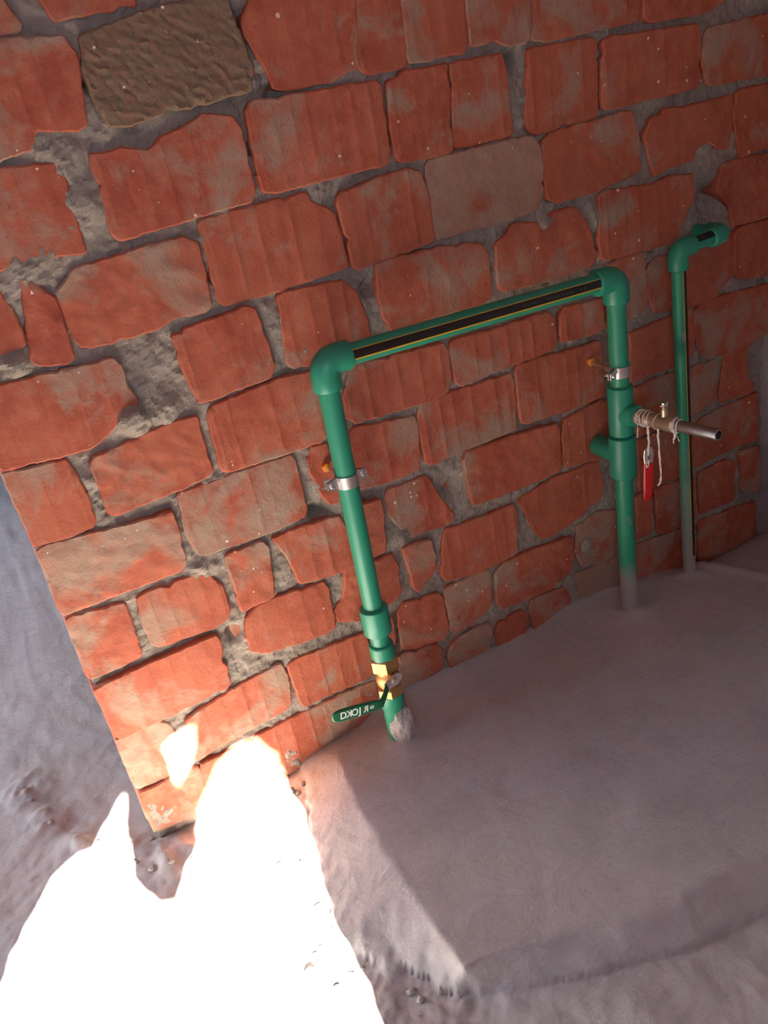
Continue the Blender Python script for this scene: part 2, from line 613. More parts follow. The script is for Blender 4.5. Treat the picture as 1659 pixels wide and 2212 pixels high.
# each brick: ridged face, cement film, tone, depth, outline (x, z) in millimetres on the wall
BRICKS = [
(0,0.6,0,0,[229,1666,259,1557,270,1538,263,1527,209,1528]),
(1,0.3,0,0,[310,1675,308,1563,317,1536,442,1537,445,1658]),
(1,0.55,0,0,[200,1522,265,1520,321,1513,333,1488,328,1459,316,1394,302,1388,239,1401,223,1377,176,1371,143,1374]),
(0,2,-0.9,-0.004,[347,1511,441,1526,503,1533,587,1531,590,1498,597,1464,602,1423,592,1393,435,1387,383,1380,351,1384,341,1411,335,1457]),
(1,0.15,0,0,[632,1538,622,1514,608,1496,604,1470,618,1448,633,1407,634,1388,657,1383,745,1381,774,1391,796,1395,799,1401,813,1515]),
(1,0.1,0,0,[815,1518,810,1453,798,1392,809,1382,894,1379,901,1507]),
(1,0.3,0,0,[307,1350,325,1348,356,1351,398,1339,426,1354,451,1358,504,1374,549,1362,561,1339,558,1273,558,1239,546,1226,312,1219,301,1231,304,1259,303,1306]),
(1,0.3,0,0,[577,1366,590,1376,826,1368,834,1359,831,1271,826,1232,805,1230,591,1231,575,1237,571,1263]),
(1,0.2,0,0,[138,1360,252,1350,260,1336,254,1282,254,1216,249,1214,205,1218,119,1220,85,1222]),
(0,0.4,0,0,[188,1163,226,1192,296,1194,353,1199,418,1196,437,1182,436,1142,431,1074,413,1065,364,1073,336,1064,249,1062,191,1067,188,1080]),
(1,0.15,0,0,[448,1212,457,1216,601,1217,655,1215,661,1200,701,1170,706,1072,698,1070,557,1064,454,1068,448,1078,448,1139]),
(0,0.3,0,0,[142,1199,157,1195,183,1156,179,1057,166,1051,119,1062,116,1074,133,1151]),
(0,0.2,0,0,[0,1200,108,1190,116,1153,115,1102,82,1093,0,1095]),
(1,0.15,0,-0.003,[350,1044,373,1048,498,1056,510,1046,511,1000,515,936,503,917,367,912,360,916,356,938,350,980]),
(1,0.35,0,0,[557,1056,570,1061,687,1048,712,1022,725,964,724,922,636,911,552,913,545,926]),
(1,0.2,0,0,[710,1189,717,1199,782,1209,862,1213,885,1202,898,1159,896,1076,888,1072,725,1063,714,1070,713,1118]),
(1,0.2,0,0,[904,1523,903,1440,899,1385,914,1384,1019,1384,1026,1396,1033,1506]),
(1,0.2,0,0,[1037,1518,1033,1428,1035,1392,1060,1390,1077,1397,1117,1380,1160,1379,1171,1381,1176,1500]),
(1,0.45,0,0,[1184,1512,1177,1380,1203,1373,1318,1375,1437,1374,1445,1385,1447,1478]),
(0,0.2,0,0,[1452,1503,1450,1378,1474,1368,1628,1364,1871,1436,1870,1449]),
(1,0.3,0,0,[851,1363,871,1366,882,1373,978,1371,977,1342,968,1260,966,1224,960,1221,853,1226,845,1232,840,1285]),
(1,0.3,0,0,[985,1370,1099,1366,1104,1344,1107,1324,1108,1229,1099,1223,977,1226,974,1235,982,1322]),
(1,0.1,0,0,[1163,1363,1180,1366,1316,1361,1329,1353,1324,1223,1317,1215,1163,1214,1152,1221,1145,1235]),
(1,0.15,0,0,[1342,1351,1351,1356,1595,1345,1605,1333,1609,1235,1587,1225,1354,1226,1339,1229,1334,1243]),
(0,0.35,0,0,[1618,1322,1625,1332,1765,1334,1873,1330,1881,1213,1806,1213,1642,1222,1625,1232,1611,1262]),
(0,0.1,0,0,[1446,1168,1460,1184,1500,1199,1560,1191,1691,1191,1702,1177,1696,1081,1664,1088,1628,1109,1593,1102,1582,1080,1510,1080,1489,1070,1465,1068,1457,1101,1442,1151]),
(0,0.1,0,0,[1716,1193,1741,1196,1882,1188,1891,1052,1820,1059,1730,1054,1718,1097,1707,1157]),
(0,0.2,0,0,[1178,1198,1197,1208,1280,1211,1404,1213,1419,1201,1429,1144,1430,1092,1416,1086,1293,1075,1207,1075,1178,1087,1171,1125]),
(0,1.1,-0.2,0,[903,1208,913,1218,1040,1217,1106,1217,1151,1212,1166,1196,1171,1160,1168,1103,1146,1071,1075,1069,908,1073,900,1084,902,1145]),
(0,0.1,0,0,[1041,1027,1072,1042,1086,1057,1161,1044,1181,1058,1248,1054,1276,1021,1288,974,1292,934,1274,923,1185,921,1051,930,1035,942,1033,972]),
(1,0.1,0,0,[1312,1066,1331,1069,1455,1053,1523,1058,1582,1048,1585,1000,1563,969,1533,924,1505,915,1327,924,1308,932,1304,966]),
(0,0.05,0,0,[1679,1050,1723,1051,1891,1037,1901,884,1828,896,1711,905,1702,947,1657,999,1668,1032]),
(1,0.5,0,0,[764,1061,811,1062,960,1051,1002,1038,1017,1019,1018,927,996,919,933,922,822,927,773,925,758,953,757,1014]),
(0,0.1,0,0,[1715,890,1749,896,1901,884,1910,739,1826,755,1729,775,1716,807]),
(0,0.1,0,0,[1319,911,1360,916,1428,914,1432,855,1440,799,1436,783,1386,767,1317,779]),
(0,0.1,0,0,[1448,881,1477,891,1584,885,1704,877,1721,789,1675,767,1652,745,1553,750,1458,766,1441,810,1433,855]),
(0,0.1,0,-0.006,[1589,735,1607,747,1732,741,1879,724,1885,613,1785,600,1768,593,1630,599,1614,610,1591,647,1584,702]),
(0,0.1,0,0,[1688,592,1765,589,1771,495,1799,473,1797,454,1678,464,1669,491]),
(1,0.1,0,0,[671,885,891,866,889,785,876,760,860,755,656,767,640,782,643,827]),
(1,0.2,0,0,[901,858,913,864,1153,854,1170,834,1168,776,1157,768,1024,767,914,763,899,777]),
(1,0.1,0,0,[1186,839,1198,852,1302,843,1308,782,1304,771,1283,768,1184,778,1180,799]),
(1,0.1,0,0,[1054,752,1063,762,1162,756,1295,745,1294,617,1285,611,1229,610,1068,620,1054,627,1051,666]),
(1,0.5,0,0,[802,752,815,760,901,755,1040,748,1047,722,1040,630,1034,615,891,616,812,614,798,623,797,679]),
(1,0.3,0,0,[630,755,654,757,788,736,793,718,785,639,777,615,724,613,625,625,612,641]),
(0,0.05,0,0,[890,594,908,610,1015,605,1145,592,1154,572,1148,471,1125,467,1023,470,912,473,898,485,891,541]),
(1,0.05,0,0,[1165,579,1175,594,1284,603,1297,586,1291,454,1273,454,1167,472,1159,485]),
(1,0.1,0,0,[1019,435,1047,442,1130,453,1265,451,1272,378,1265,347,1189,319,1101,304,1073,309,1056,343,1041,394]),
(1,0.35,0,0.004,[688,581,700,595,793,592,802,575,814,541,848,468,836,454,781,460,736,461,713,483,689,540]),
(0,0.1,0,0.03,[842,574,890,569,900,533,903,471,896,458,869,477,846,525]),
(1,0.5,0,0,[805,420,819,445,926,436,1005,434,1013,406,1003,314,988,301,893,298,797,316,788,334,798,373]),
(0,0.15,0,0,[703,447,716,448,775,440,781,406,777,364,723,322,714,330,710,389]),
(0,0.2,0,0,[930,274,960,294,1056,290,1163,277,1165,221,1146,174,1070,153,942,166,924,188]),
(0,0.2,0,0,[565,455,588,457,679,442,686,406,680,340,661,323,580,312,521,336,516,363,545,392]),
(0,0.1,0,0,[663,290,682,307,768,294,783,271,783,183,772,161,670,176,657,193,658,246]),
(0,1,0,0,[790,294,827,298,912,295,915,268,907,190,881,175,798,161,788,180]),
(0,1,0,0,[766,129,816,149,891,149,898,117,889,86,842,52,770,77]),
(0,0.4,0,0,[907,113,924,133,995,135,1005,99,993,61,913,58]),
(0,0.4,0,0,[1015,123,1025,146,1127,140,1146,102,1126,53,1065,39,1022,61]),
(0,0.6,0,0,[641,175,664,176,744,155,757,134,745,83,670,74,630,82,631,138]),
(0,1.1,0,0,[1186,293,1247,308,1307,297,1306,172,1266,154,1191,174,1173,231]),
(0,0.1,0,0,[1381,736,1435,739,1575,741,1586,712,1586,623,1505,613,1433,616,1378,618]),
(0,0.4,0,0,[1385,599,1429,602,1504,598,1542,589,1545,469,1469,464,1386,475]),
(0,1,0,0,[1556,587,1597,593,1653,588,1658,520,1658,479,1580,463,1559,464]),
(0,0.1,0,0,[1392,454,1500,453,1554,447,1555,299,1448,310,1393,313]),
(0,0.1,0,0,[1567,423,1612,439,1678,446,1814,442,1820,303,1749,313,1679,314,1572,311]),
(0,0.4,0,0,[1377,302,1429,301,1427,176,1378,176]),
(0,0.3,0,0,[1441,299,1578,286,1585,152,1509,155,1446,156]),
(0,0.4,0,0,[1598,282,1697,286,1732,266,1731,150,1602,156]),
(0,0.4,0,0,[1749,294,1820,286,1826,142,1758,166]),
(0,0.3,0,0,[1361,162,1509,141,1576,134,1579,-4,1522,-9,1371,36]),
(0,0.5,0,0,[1594,134,1699,126,1809,111,1814,-55,1683,-52,1596,-12]),
(0,0.9,0,0,[1175,160,1297,154,1342,156,1343,52,1243,55,1176,88]),
(1,0.35,0,0,[0,1049,98,1045,143,1042,240,1036,249,1021,252,985,255,950,229,941,186,912,157,900,117,902,3,910,0,913]),
(1,0.45,0,0,[4,905,23,902,110,893,113,867,121,818,116,763,109,756,66,755,7,762,6,771]),
(0,0.15,0,0,[144,869,159,881,238,888,310,895,348,890,348,858,346,811,349,780,337,772,284,766,238,765,153,761,143,770,146,817]),
(1,0.35,0,0,[370,892,383,899,516,907,603,898,626,890,614,771,569,757,479,761,373,766,364,775,367,827]),
(1,0.8,0,0,[274,756,295,757,399,756,506,750,512,733,512,627,504,614,440,609,282,616,271,629,265,689]),
(0,0.7,0,0,[6,752,24,754,106,747,180,735,250,731,253,704,250,654,248,623,231,604,176,608,8,612,4,628]),
(1,0.35,0,0,[138,583,151,588,235,586,279,574,299,539,299,477,288,459,254,453,149,463,134,477,131,527]),
(0,0.15,0,0,[323,595,336,600,405,596,411,577,401,508,398,469,381,465,323,462,318,479,323,534]),
(1,0.4,0,0.003,[428,590,458,594,578,581,587,538,588,461,560,451,458,466,454,494,442,551]),
(1,0.15,0,0,[329,444,359,459,422,458,507,449,515,425,510,328,495,323,412,329,344,343,317,362,316,397]),
(0,0.6,0,0,[6,600,22,603,113,585,113,558,110,504,109,464,86,459,35,458,4,461,2,482]),
(1,0.25,0,0,[2,436,19,438,123,440,255,438,259,415,254,313,243,306,150,303,16,301,5,314]),
(1,0.3,0,0,[384,286,403,295,492,286,573,277,576,236,580,166,560,157,464,162,394,165,386,180,385,220]),
(1,0.3,0,0,[144,268,162,277,294,297,368,298,375,272,369,189,357,179,238,172,136,161,133,197]),
(0,0.2,0,0.004,[536,738,559,750,585,747,596,657,592,609,564,615,547,654,539,700]),
(0,0.2,0,0,[612,591,672,583,674,548,662,459,652,458,606,461]),
(0,0.3,0,0,[610,284,645,286,639,203,628,154,602,154]),
(0,0.1,0,0.02,[293,431,319,438,313,381,302,386]),
(0,0.2,0,0.02,[333,1024,339,979,345,932,326,943,326,983]),
(0,0.05,0,0.02,[438,573,442,537,452,480,443,457,421,483,425,528]),
(0,0.6,0,0,[4,302,21,304,95,304,114,260,118,206,74,154,6,165,0,189]),
(1,0.6,0,0,[264,146,367,150,478,147,581,141,606,110,589,-11,495,1,402,0,345,-37,293,40]),
(0,0.9,0,0,[5,152,130,151,139,125,129,18,0,39,1,85]),
(0,0.4,0,0,[141,149,258,144,285,43,335,-38,317,-126,203,-124,110,-87]),
(1,0.3,0,0,[0,1666,0,1528,197,1528,197,1666]),
(1,0.3,0,0,[0,1522,0,1374,131,1374,131,1522]),
(1,0.3,0,0,[0,1360,0,1222,73,1222,73,1360]),
(1,0.3,0,0,[513,1697,513,1554,628,1556,629,1694]),
(1,0.3,0,0,[647,1697,647,1557,886,1559,891,1696]),
(1,0.3,0,0,[904,1700,897,1558,1145,1561,1144,1694]),
(1,0.3,0,0,[1156,1697,1156,1561,1398,1555,1399,1698]),
(1,0.3,0,0,[1416,1698,1410,1560,1655,1558,1655,1695]),
(1,0.3,0,0,[1670,1699,1666,1557,1821,1554,1820,1701]),
(1,0.3,0,0,[7,1853,6,1710,250,1714,250,1852]),
(1,0.3,0,0,[259,1853,264,1713,503,1718,506,1853]),
(1,0.3,0,0,[514,1856,513,1713,762,1717,757,1851]),
(1,0.3,0,0,[774,1855,770,1714,1012,1716,1015,1856]),
(1,0.3,0,0,[1025,1855,1027,1714,1270,1715,1272,1855]),
(1,0.3,0,0,[1281,1852,1281,1713,1527,1711,1528,1854]),
(1,0.3,0,0,[1540,1855,1543,1715,1780,1711,1785,1853]),
(1,0.3,0,0,[6,2011,3,1873,116,1869,117,2010]),
(1,0.3,0,0,[135,2014,135,1872,371,1869,375,2014]),
(1,0.3,0,0,[387,2011,391,1870,633,1872,631,2012]),
(1,0.3,0,0,[644,2008,647,1875,890,1870,888,2013]),
(1,0.3,0,0,[896,2013,897,1875,1141,1875,1141,2011]),
(1,0.3,0,0,[1159,2015,1158,1874,1398,1873,1398,2014]),
(1,0.3,0,0,[1414,2010,1414,1868,1658,1873,1654,2012]),
(1,0.3,0,0,[1670,2012,1671,1870,1821,1870,1820,2011]),
]
for i, (rg, sm, tn, yo, fl) in enumerate(BRICKS):
    make_brick(i, rg, sm, tn, yo, fl)

# ------------------------------------------------------------------ setting: floor
SLAB_TOP = [(0.428,-0.040),(0.384,-0.235),(0.379,-0.403),(0.378,-0.525),(0.375,-0.658),(0.454,-0.674),(0.554,-0.709),(0.634,-0.745),(0.757,-0.769),(0.840,-0.773),(0.938,-0.785),(1.84,-0.84),(1.84,.3),(.45,.3)]
SLAB_FOOT = [(0.341,-0.025),(0.284,-0.194),(0.245,-0.345),(0.227,-0.464),(0.290,-0.562),(0.360,-0.663),(0.416,-0.697),(0.548,-0.770),(0.715,-0.829),(0.863,-0.851),(1.84,-.95),(1.84,.3),(.37,.3)]
JX = [-.1, .33, .398, .504, .621, .804, 1.015, 1.152, 1.292, 1.438, 1.557, 1.84]
JZ = [0, .02, .032, .042, .087, .073, .064, .082, .070, .042, .010, .020]

def floor_height(X, Y):
    wob = .018 * fbm(X * 14, Y * 14, 5, 4)
    wob2 = .030 * fbm(X * 30, Y * 30, 6, 3) * np.clip((.50 - X) / .2, .12, 1)
    XX, YY = X + wob, Y + wob * .8
    inT = inside(XX, YY, SLAB_TOP)
    dT = seg_dist(XX, YY, SLAB_TOP)
    XF, YF = X + wob2, Y + wob2
    inF = inside(XF, YF, SLAB_FOOT)
    dF = seg_dist(XF, YF, SLAB_FOOT)
    t = np.where(inT, 1.0, np.where(inF, dF / (dF + dT + 1e-6), 0.0))
    fr = np.clip((X - .40) / .15, 0, 1)
    b0 = .22 + .33 * fr
    slab = .058 * np.where(t > 0, b0 + (1 - b0) * t, 0)
    # loose low floor in front and at the left
    fcalm = np.clip((.50 - X) / .25, .22, 1)
    low = .010 * fbm(X * 6, Y * 6, 11, 4) + fcalm * .0075 * fbm(X * 26, Y * 26, 12, 5) + fcalm * .004 * fbm(X * 90, Y * 90, 13, 2) * np.clip((.3 - Y) / .3, .25, 1)
    calm = np.clip((.55 - X) / .25, .25, 1)
    near = np.exp(-(np.where(inF, 0, dF) / .10) ** 2) * (~inF) * calm
    low = low + near * (.020 * np.clip(fbm(X * 40, Y * 40, 17, 3), -.2, .5) + .004)
    low = low + .024 * np.clip((X - .36) / .2, 0, 1) * np.clip((-.45 - Y) / .15, 0, 1)
    # heap and scrape at the foot of the wall end
    for (hx, hy, hr, hk) in ((.02, -.05, .06, .022), (-.05, .03, .05, .012), (-.209, .249, .05, .020), (-.16, .12, .04, .016), (-.24, .38, .06, .018), (-.15, .20, .035, -.016), (-.17, .30, .05, -.010), (.10, -.12, .05, .012), (-.30, -.15, .07, .014), (.16, -.55, .06, .014), (.55, -.95, .10, .007), (.35, -.80, .07, .006), (.8, -1.0, .12, .008)):
        g = np.exp(-((X - hx) ** 2 + (Y - hy) ** 2) / (hr * hr * .8))
        low = low + hk * g * (1 + 1.6 * fbm(X * 34, Y * 34, 23, 3))
    smooth = .006 * fbm(X * 3.1, Y * 3.1, 41, 3) + .0016 * fbm(X * 22, Y * 22, 42, 3)
    # trowel edges on the slab
    tro = .0025 * np.abs(fbm(X * 4 + Y * 2, Y * 5 - X * 2, 47, 2)) * 2
    z = np.where(inF, slab + (smooth - tro) * t, low)
    # fillet against the brick wall
    jz = np.interp(X, JX, JZ)
    w = np.exp(-np.clip(-Y, 0, 9) / .045) * np.clip((X - .30) / .12, 0, 1)
    z = z + (jz + .010 * fbm(X * 30, Y * 30, 55, 3) - z) * w * (Y < .05)
    for (hx, hy, hr, hk) in ((.573, -.115, .045, .016), (1.252, -.105, .05, .015), (1.487, -.072, .035, .012)):
        z = z + hk * np.exp(-((X - hx) ** 2 + (Y - hy) ** 2) / (hr * hr)) * (1 + .8 * fbm(X * 50, Y * 50, 71, 3))
    # drop beyond the ridge in the dark corner
    lx = np.interp(Y, [-1.0, -.221, -.059, .1], [1.95, 1.605, 1.549, 1.50])
    e = np.clip((X - lx) / .03, 0, 1)
    z = z - .022 * e + .012 * np.exp(-((X - lx) / .018) ** 2) * (Y < -.04)
    return z

def build_floor():
    xs = np.concatenate([[LEFT_X - .05, -1.8, -1.4, -1.0, -.8, -.65], np.arange(-.55, 1.0, .006), np.arange(1.0, 1.88, .009)])
    ys = np.concatenate([[-2.45, -2.0, -1.7, -1.5, -1.35], np.arange(-1.25, .45, .0065), np.arange(.46, .8, .02), np.arange(.8, 2.5, .08)])
    X, Y = np.meshgrid(xs, ys)
    Z = floor_height(X, Y)
    ny, nx = X.shape
    v = np.stack([X, Y, Z], -1).reshape(-1, 3).tolist()
    f = []
    for j in range(ny - 1):
        b = j * nx
        f += [(b + i, b + i + 1, b + nx + i + 1, b + nx + i) for i in range(nx - 1)]
    me = bpy.data.meshes.new('floor')
    me.from_pydata(v, [], f); me.update()
    me.materials.append(FLOOR)
    me.shade_smooth()
    o = bpy.data.objects.new('floor', me)
    C.objects.link(o)
    return struct(o)

floor = build_floor()
floor['label'] = 'grey cement floor with a raised screed and crumbly edge'

def fz(x, y):
    return float(floor_height(np.array([[x]]), np.array([[y]]))[0, 0])

# ------------------------------------------------------------------ setting: the rest of the room
def slab_box(name, x0, x1, y0, y1, z0, z1, mat):
    v = [(x, y, z) for z in (z0, z1) for y in (y0, y1) for x in (x0, x1)]
    f = [(0, 2, 3, 1), (4, 5, 7, 6), (0, 1, 5, 4), (2, 6, 7, 3), (0, 4, 6, 2), (1, 3, 7, 5)]
    return struct(link(name, v, f, mat, None, False))

def build_rough_wall_right():
    ys = np.concatenate([[-2.45, -2, -1.5, -1.1], np.arange(-.8, .03, .012)])
    zs = np.concatenate([np.arange(-.2, 1.3, .012), [1.5, 2.0, 2.66]])
    Y, Z = np.meshgrid(ys, zs)
    X = XR + .012 * fbm(Y * 9, Z * 9, 61, 4) + .006 * fbm(Y * 50, Z * 50, 62, 3)
    n, m = X.shape
    v = np.stack([X, Y, Z], -1).reshape(-1, 3).tolist()
    f = []
    for j in range(n - 1):
        for i in range(m - 1):
            f.append((j * m + i, j * m + m + i, j * m + m + i + 1, j * m + i + 1))
    k = len(v)
    v += [(XR + .2, ys[0], zs[0]), (XR + .2, ys[-1], zs[0]), (XR + .2, ys[-1], zs[-1]), (XR + .2, ys[0], zs[-1])]
    f += [(k, k + 1, k + 2, k + 3)]
    f += [tuple([i for i in range(m)] + [k + 1, k]), tuple([(n - 1) * m + i for i in range(m)] + [k + 2, k + 3]),
          tuple([j * m for j in range(n)] + [k + 3, k]), tuple([j * m + m - 1 for j in range(n)] + [k + 2, k + 1])]
    return struct(link('wall_right', v, f, CONCRETE))

slab_box('yard_ground', -9, LEFT_X - .15, -9, 9, -.4, -.06, YARD)
slab_box('yard_ground', LEFT_X - .15, 8, -9, -2.32, -.4, -.06, YARD)
build_rough_wall_right()
slab_box('wall_side_unseen', XR + .01, XR + .2, .03, 2.6, -.2, 2.66, BAREBRICK)  # unseen, added to stop sky light leaking in behind the brick wall
slab_box('wall_far', -4.5, XR + .2, 2.42, 2.6, -.2, 2.66, CONCRETE)
slab_box('ceiling', LEFT_X - .2, XR + .2, -2.5, 2.6, 2.65, 2.85, BAREBRICK)
# left wall with the doorway to the yard
def build_left_wall():
    y0, y1, zt = DOOR
    pr = [(-2.5, -.2), (y0, -.2), (y0, zt), (y1, zt), (y1, -.2), (2.6, -.2), (2.6, 2.66), (-2.5, 2.66)]
    mb = MB()
    prism(mb, [(LEFT_X - .2, p, q) for p, q in pr], (1, 0, 0), .2, None)
    return struct(link('wall_left', mb.v, mb.f, BAREBRICK, None, False))
build_left_wall()

# front wall behind the viewer: added, unseen, its gap shaped for the sun patch
SUN_GAP = [(-0.75,1.10),(-0.72,1.40),(-0.687,1.713),(-0.668,1.766),(-0.638,1.812),(-0.624,1.834),(-0.590,1.886),(-0.529,1.906),(-0.498,1.901),(-0.457,1.959),(-0.423,2.005),(-0.419,1.981),(-0.423,1.917),(-0.415,1.845),(-0.415,1.793),(-0.400,1.755),(-0.370,1.715),(-0.334,1.706),(-0.319,1.742),(-0.282,1.784),(-0.248,1.877),(-0.190,1.965),(-0.140,1.991),(-0.091,1.988),(-0.059,1.921),(-0.048,1.849),(-0.053,1.797),(-0.044,1.755),(-0.045,1.688),(-0.052,1.600),(-0.057,1.547),(-0.055,1.502),(-0.045,1.447),(-0.041,1.392),(-0.041,1.334),(-.04,1.10)]
SUN_HOLE = [(-0.197,2.094),(-0.209,2.044),(-0.235,1.994),(-0.273,1.954),(-0.279,1.981),(-0.273,2.031),(-0.275,2.072),(-0.254,2.084)]

def ragged(loop, seed):
    rr = random.Random(seed); out = []
    n = len(loop)
    for i in range(n):
        a, c = loop[i], loop[(i + 1) % n]
        L_ = math.hypot(c[0] - a[0], c[1] - a[1]); k = max(1, int(L_ / .022))
        for s in range(k):
            f = s / k
            j = .005 if L_ < .3 else 0
            out.append((a[0] + (c[0] - a[0]) * f + rr.uniform(-j, j), a[1] + (c[1] - a[1]) * f + rr.uniform(-j, j)))
    return out
SUN_GAP = ragged(SUN_GAP, 2)

def build_front_wall():
    outer = [(LEFT_X, -.2), (XR + .2, -.2), (XR + .2, 2.66), (LEFT_X, 2.66)]
    co, ed = [], []
    for loop in (outer, SUN_GAP, SUN_HOLE):
        b = len(co); n = len(loop)
        co += [Vector(p) for p in loop]
        ed += [(b + i, b + (i + 1) % n) for i in range(n)]
    rv, re, rf, *_ = delaunay_2d_cdt(co, ed, [], 1, 1e-6)
    def solid(f):
        cx = np.array([sum(rv[i].x for i in f) / 3]); cz = np.array([sum(rv[i].y for i in f) / 3])
        return not (inside(cx, cz, SUN_GAP)[0] or inside(cx, cz, SUN_HOLE)[0])
    rf = [f for f in rf if solid(f)]
    n = len(rv)
    V = [(p.x, -2.3, p.y) for p in rv] + [(p.x, -2.312, p.y) for p in rv]
    F = [tuple(f) for f in rf] + [tuple(n + i for i in reversed(f)) for f in rf]
    cnt = {}
    for f in rf:
        for a, b in zip(f, f[1:] + f[:1]):
            cnt[(a, b)] = 1
    for a, b in cnt:
        if (b, a) not in cnt:
            F.append((a, b, n + b, n + a))
    return struct(link('wall_front_sun_mask', V, F, BAREBRICK, None, False))

build_front_wall()

# ------------------------------------------------------------------ pipe loop
def arc_pts(p0, c, p1, n=9):
    """quarter-ish bend from p0 to p1 around corner c"""
    return [lerp(lerp(p0, c, t), lerp(c, p1, t), t) for t in [i / n for i in range(n + 1)]]

def elbow(name, corner, da, db, r, sock, parent, mat=GREEN):
    """socket elbow: da, db unit directions of the two legs"""
    corner = Vector(corner); da = Vector(da).normalized(); db = Vector(db).normalized()
    bend = r * 1.0
    mb = MB()
    a_end = corner + da * sock; b_end = corner + db * sock
    pts = [a_end, a_end - da * .0015, a_end - da * .004] + arc_pts(corner + da * bend, corner, corner + db * bend, 12) + [b_end - db * .004, b_end - db * .0015, b_end]
    m = len(pts)
    rad = [r * .84, r * .96, r] + [r] * (m - 6) + [r, r * .96, r * .84]
    sweep(mb, pts, rad, 36)
    return mb.build(name, mat, parent=parent, angle=35)

def pipe(name, a, b, r, parent, mat=GREEN, n=36, seg=10):
    mb = MB()
    sweep(mb, [lerp(a, b, i / seg) for i in range(seg + 1)], r, n)
    return mb.build(name, mat, parent=parent)

def collar(name, a, b, r, ri, parent, mat=GREEN, n=36):
    a = Vector(a); b = Vector(b); L = (b - a).length
    mb = MB()
    lathe(mb, a, b - a, [(0, ri), (.0005, r * .9), (.0025, r * .985), (.005, r), (L - .005, r), (L - .0025, r * .985), (L - .0005, r * .9), (L, ri)], n)
    return mb.build(name, mat, parent=parent)

def stripe(name, a, b, r, direction, half, lift, parent, mat, n=8, seg=6):
    """printed band on a pipe: an arc sector strip just proud of the surface"""
    t = (Vector(b) - Vector(a)).normalized()
    u = Vector(direction); u = (u - t * u.dot(t)).normalized(); w = t.cross(u)
    lo, hi = half
    vs, fs = [], []
    for i in range(seg + 1):
        p = lerp(a, b, i / seg)
        for k in range(n + 1):
            g = lo + (hi - lo) * k / n
            for rr in (r - .001, r + lift):
                vs.append(p + (u * math.cos(g) + w * math.sin(g)) * rr)
    row = 2 * (n + 1)
    for i in range(seg):
        for k in range(n):
            b0 = i * row + 2 * k
            fs.append((b0 + 1, b0 + 3, b0 + row + 3, b0 + row + 1))
            fs.append((b0, b0 + row, b0 + row + 2, b0 + 2))
        fs.append((i * row, i * row + 1, i * row + row + 1, i * row + row))
        e = i * row + 2 * n
        fs.append((e, e + row, e + row + 1, e + 1))
    mb = MB(); mb.add(vs, fs)
    return mb.build(name, mat, parent=parent)

PR = .0208
BL = Vector((.5585, -.108, .05)); CL = Vector((.5802, -.085, .9398))
BR = Vector((1.249, -.099, .03)); CR = Vector((1.2598, -.096, .9129))
def onL(z): return lerp(BL, CL, (z - BL.z) / (CL.z - BL.z))
def onR(z): return lerp(BR, CR, (z - BR.z) / (CR.z - BR.z))
uL = (CL - BL).normalized(); uR = (CR - BR).normalized(); uX = (CR - CL).normalized()

loop = empty('water_pipe_loop', (.5585, -.108, .05), 'thick green plastic water pipe loop with two elbows, tees and valves on the brick wall', 'pipe')
pipe('riser_pipe', onL(.37), CL - uL * .03, PR, loop)
pipe('riser_pipe', BR, CR - uR * .03, PR, loop, GREEN_DUSTY)
xp = pipe('cross_pipe', CL + uX * .03, CR - uX * .03, PR, loop)
elbow('elbow', CL, -uL, uX, .0285, .054, loop)
elbow('elbow', CR, -uX, -uR, .0285, .054, loop)
# printed black band with yellow edge lines on the cross pipe
sa, sb = CL + uX * .053, CR - uX * .053
view = Vector((0, -.947, .322))
stripe('black_band', sa, sb, PR, view, (-.22, .55), .0003, xp, BLACK)
stripe('yellow_line', sa, sb, PR, view, (.55, .70), .0003, xp, YELLOW)
stripe('yellow_line', sa, sb, PR, view, (-.31, -.22), .0003, xp, YELLOW)

def print_marks(parent, a, b, spots, rnd):
    # faint worn ink marks on the black band
    t = (Vector(b) - Vector(a)).normalized()
    u = (view - t * view.dot(t)).normalized(); w = t.cross(u)
    for s0, s1 in spots:
        mb = MB()
        s = s0
        while s < s1:
            p = lerp(a, b, s)
            h = rnd.uniform(.4, 1.0)
            for dd in (0, 1):
                g0 = .10 + (.16 * h if dd else 0); g1 = g0 + .05
                L_ = rnd.uniform(.002, .005)
                vs = []
                for q in (p, p + t * L_):
                    for g in (g0, g1):
                        for rr in (PR, PR + .0006):
                            vs.append(q + (u * math.cos(g) + w * math.sin(g)) * rr)
                mb.add(vs, [(0, 1, 3, 2), (4, 6, 7, 5), (0, 4, 5, 1), (2, 3, 7, 6), (1, 5, 7, 3), (0, 2, 6, 4)])
            # upright stroke
            vs = []
            for q in (p, p + t * .0012):
                for g in (.10, .30):
                    for rr in (PR, PR + .0006):
                        vs.append(q + (u * math.cos(g) + w * math.sin(g)) * rr)
            mb.add(vs, [(0, 1, 3, 2), (4, 6, 7, 5), (0, 4, 5, 1), (2, 3, 7, 6), (1, 5, 7, 3), (0, 2, 6, 4)])
            s += rnd.uniform(.011, .018)
        mb.build('ink_mark', GREYPRINT, parent=parent, smooth=False)
print_marks(xp, sa, sb, [(.66, .71), (.76, .88), (.905, .93)], random.Random(3))

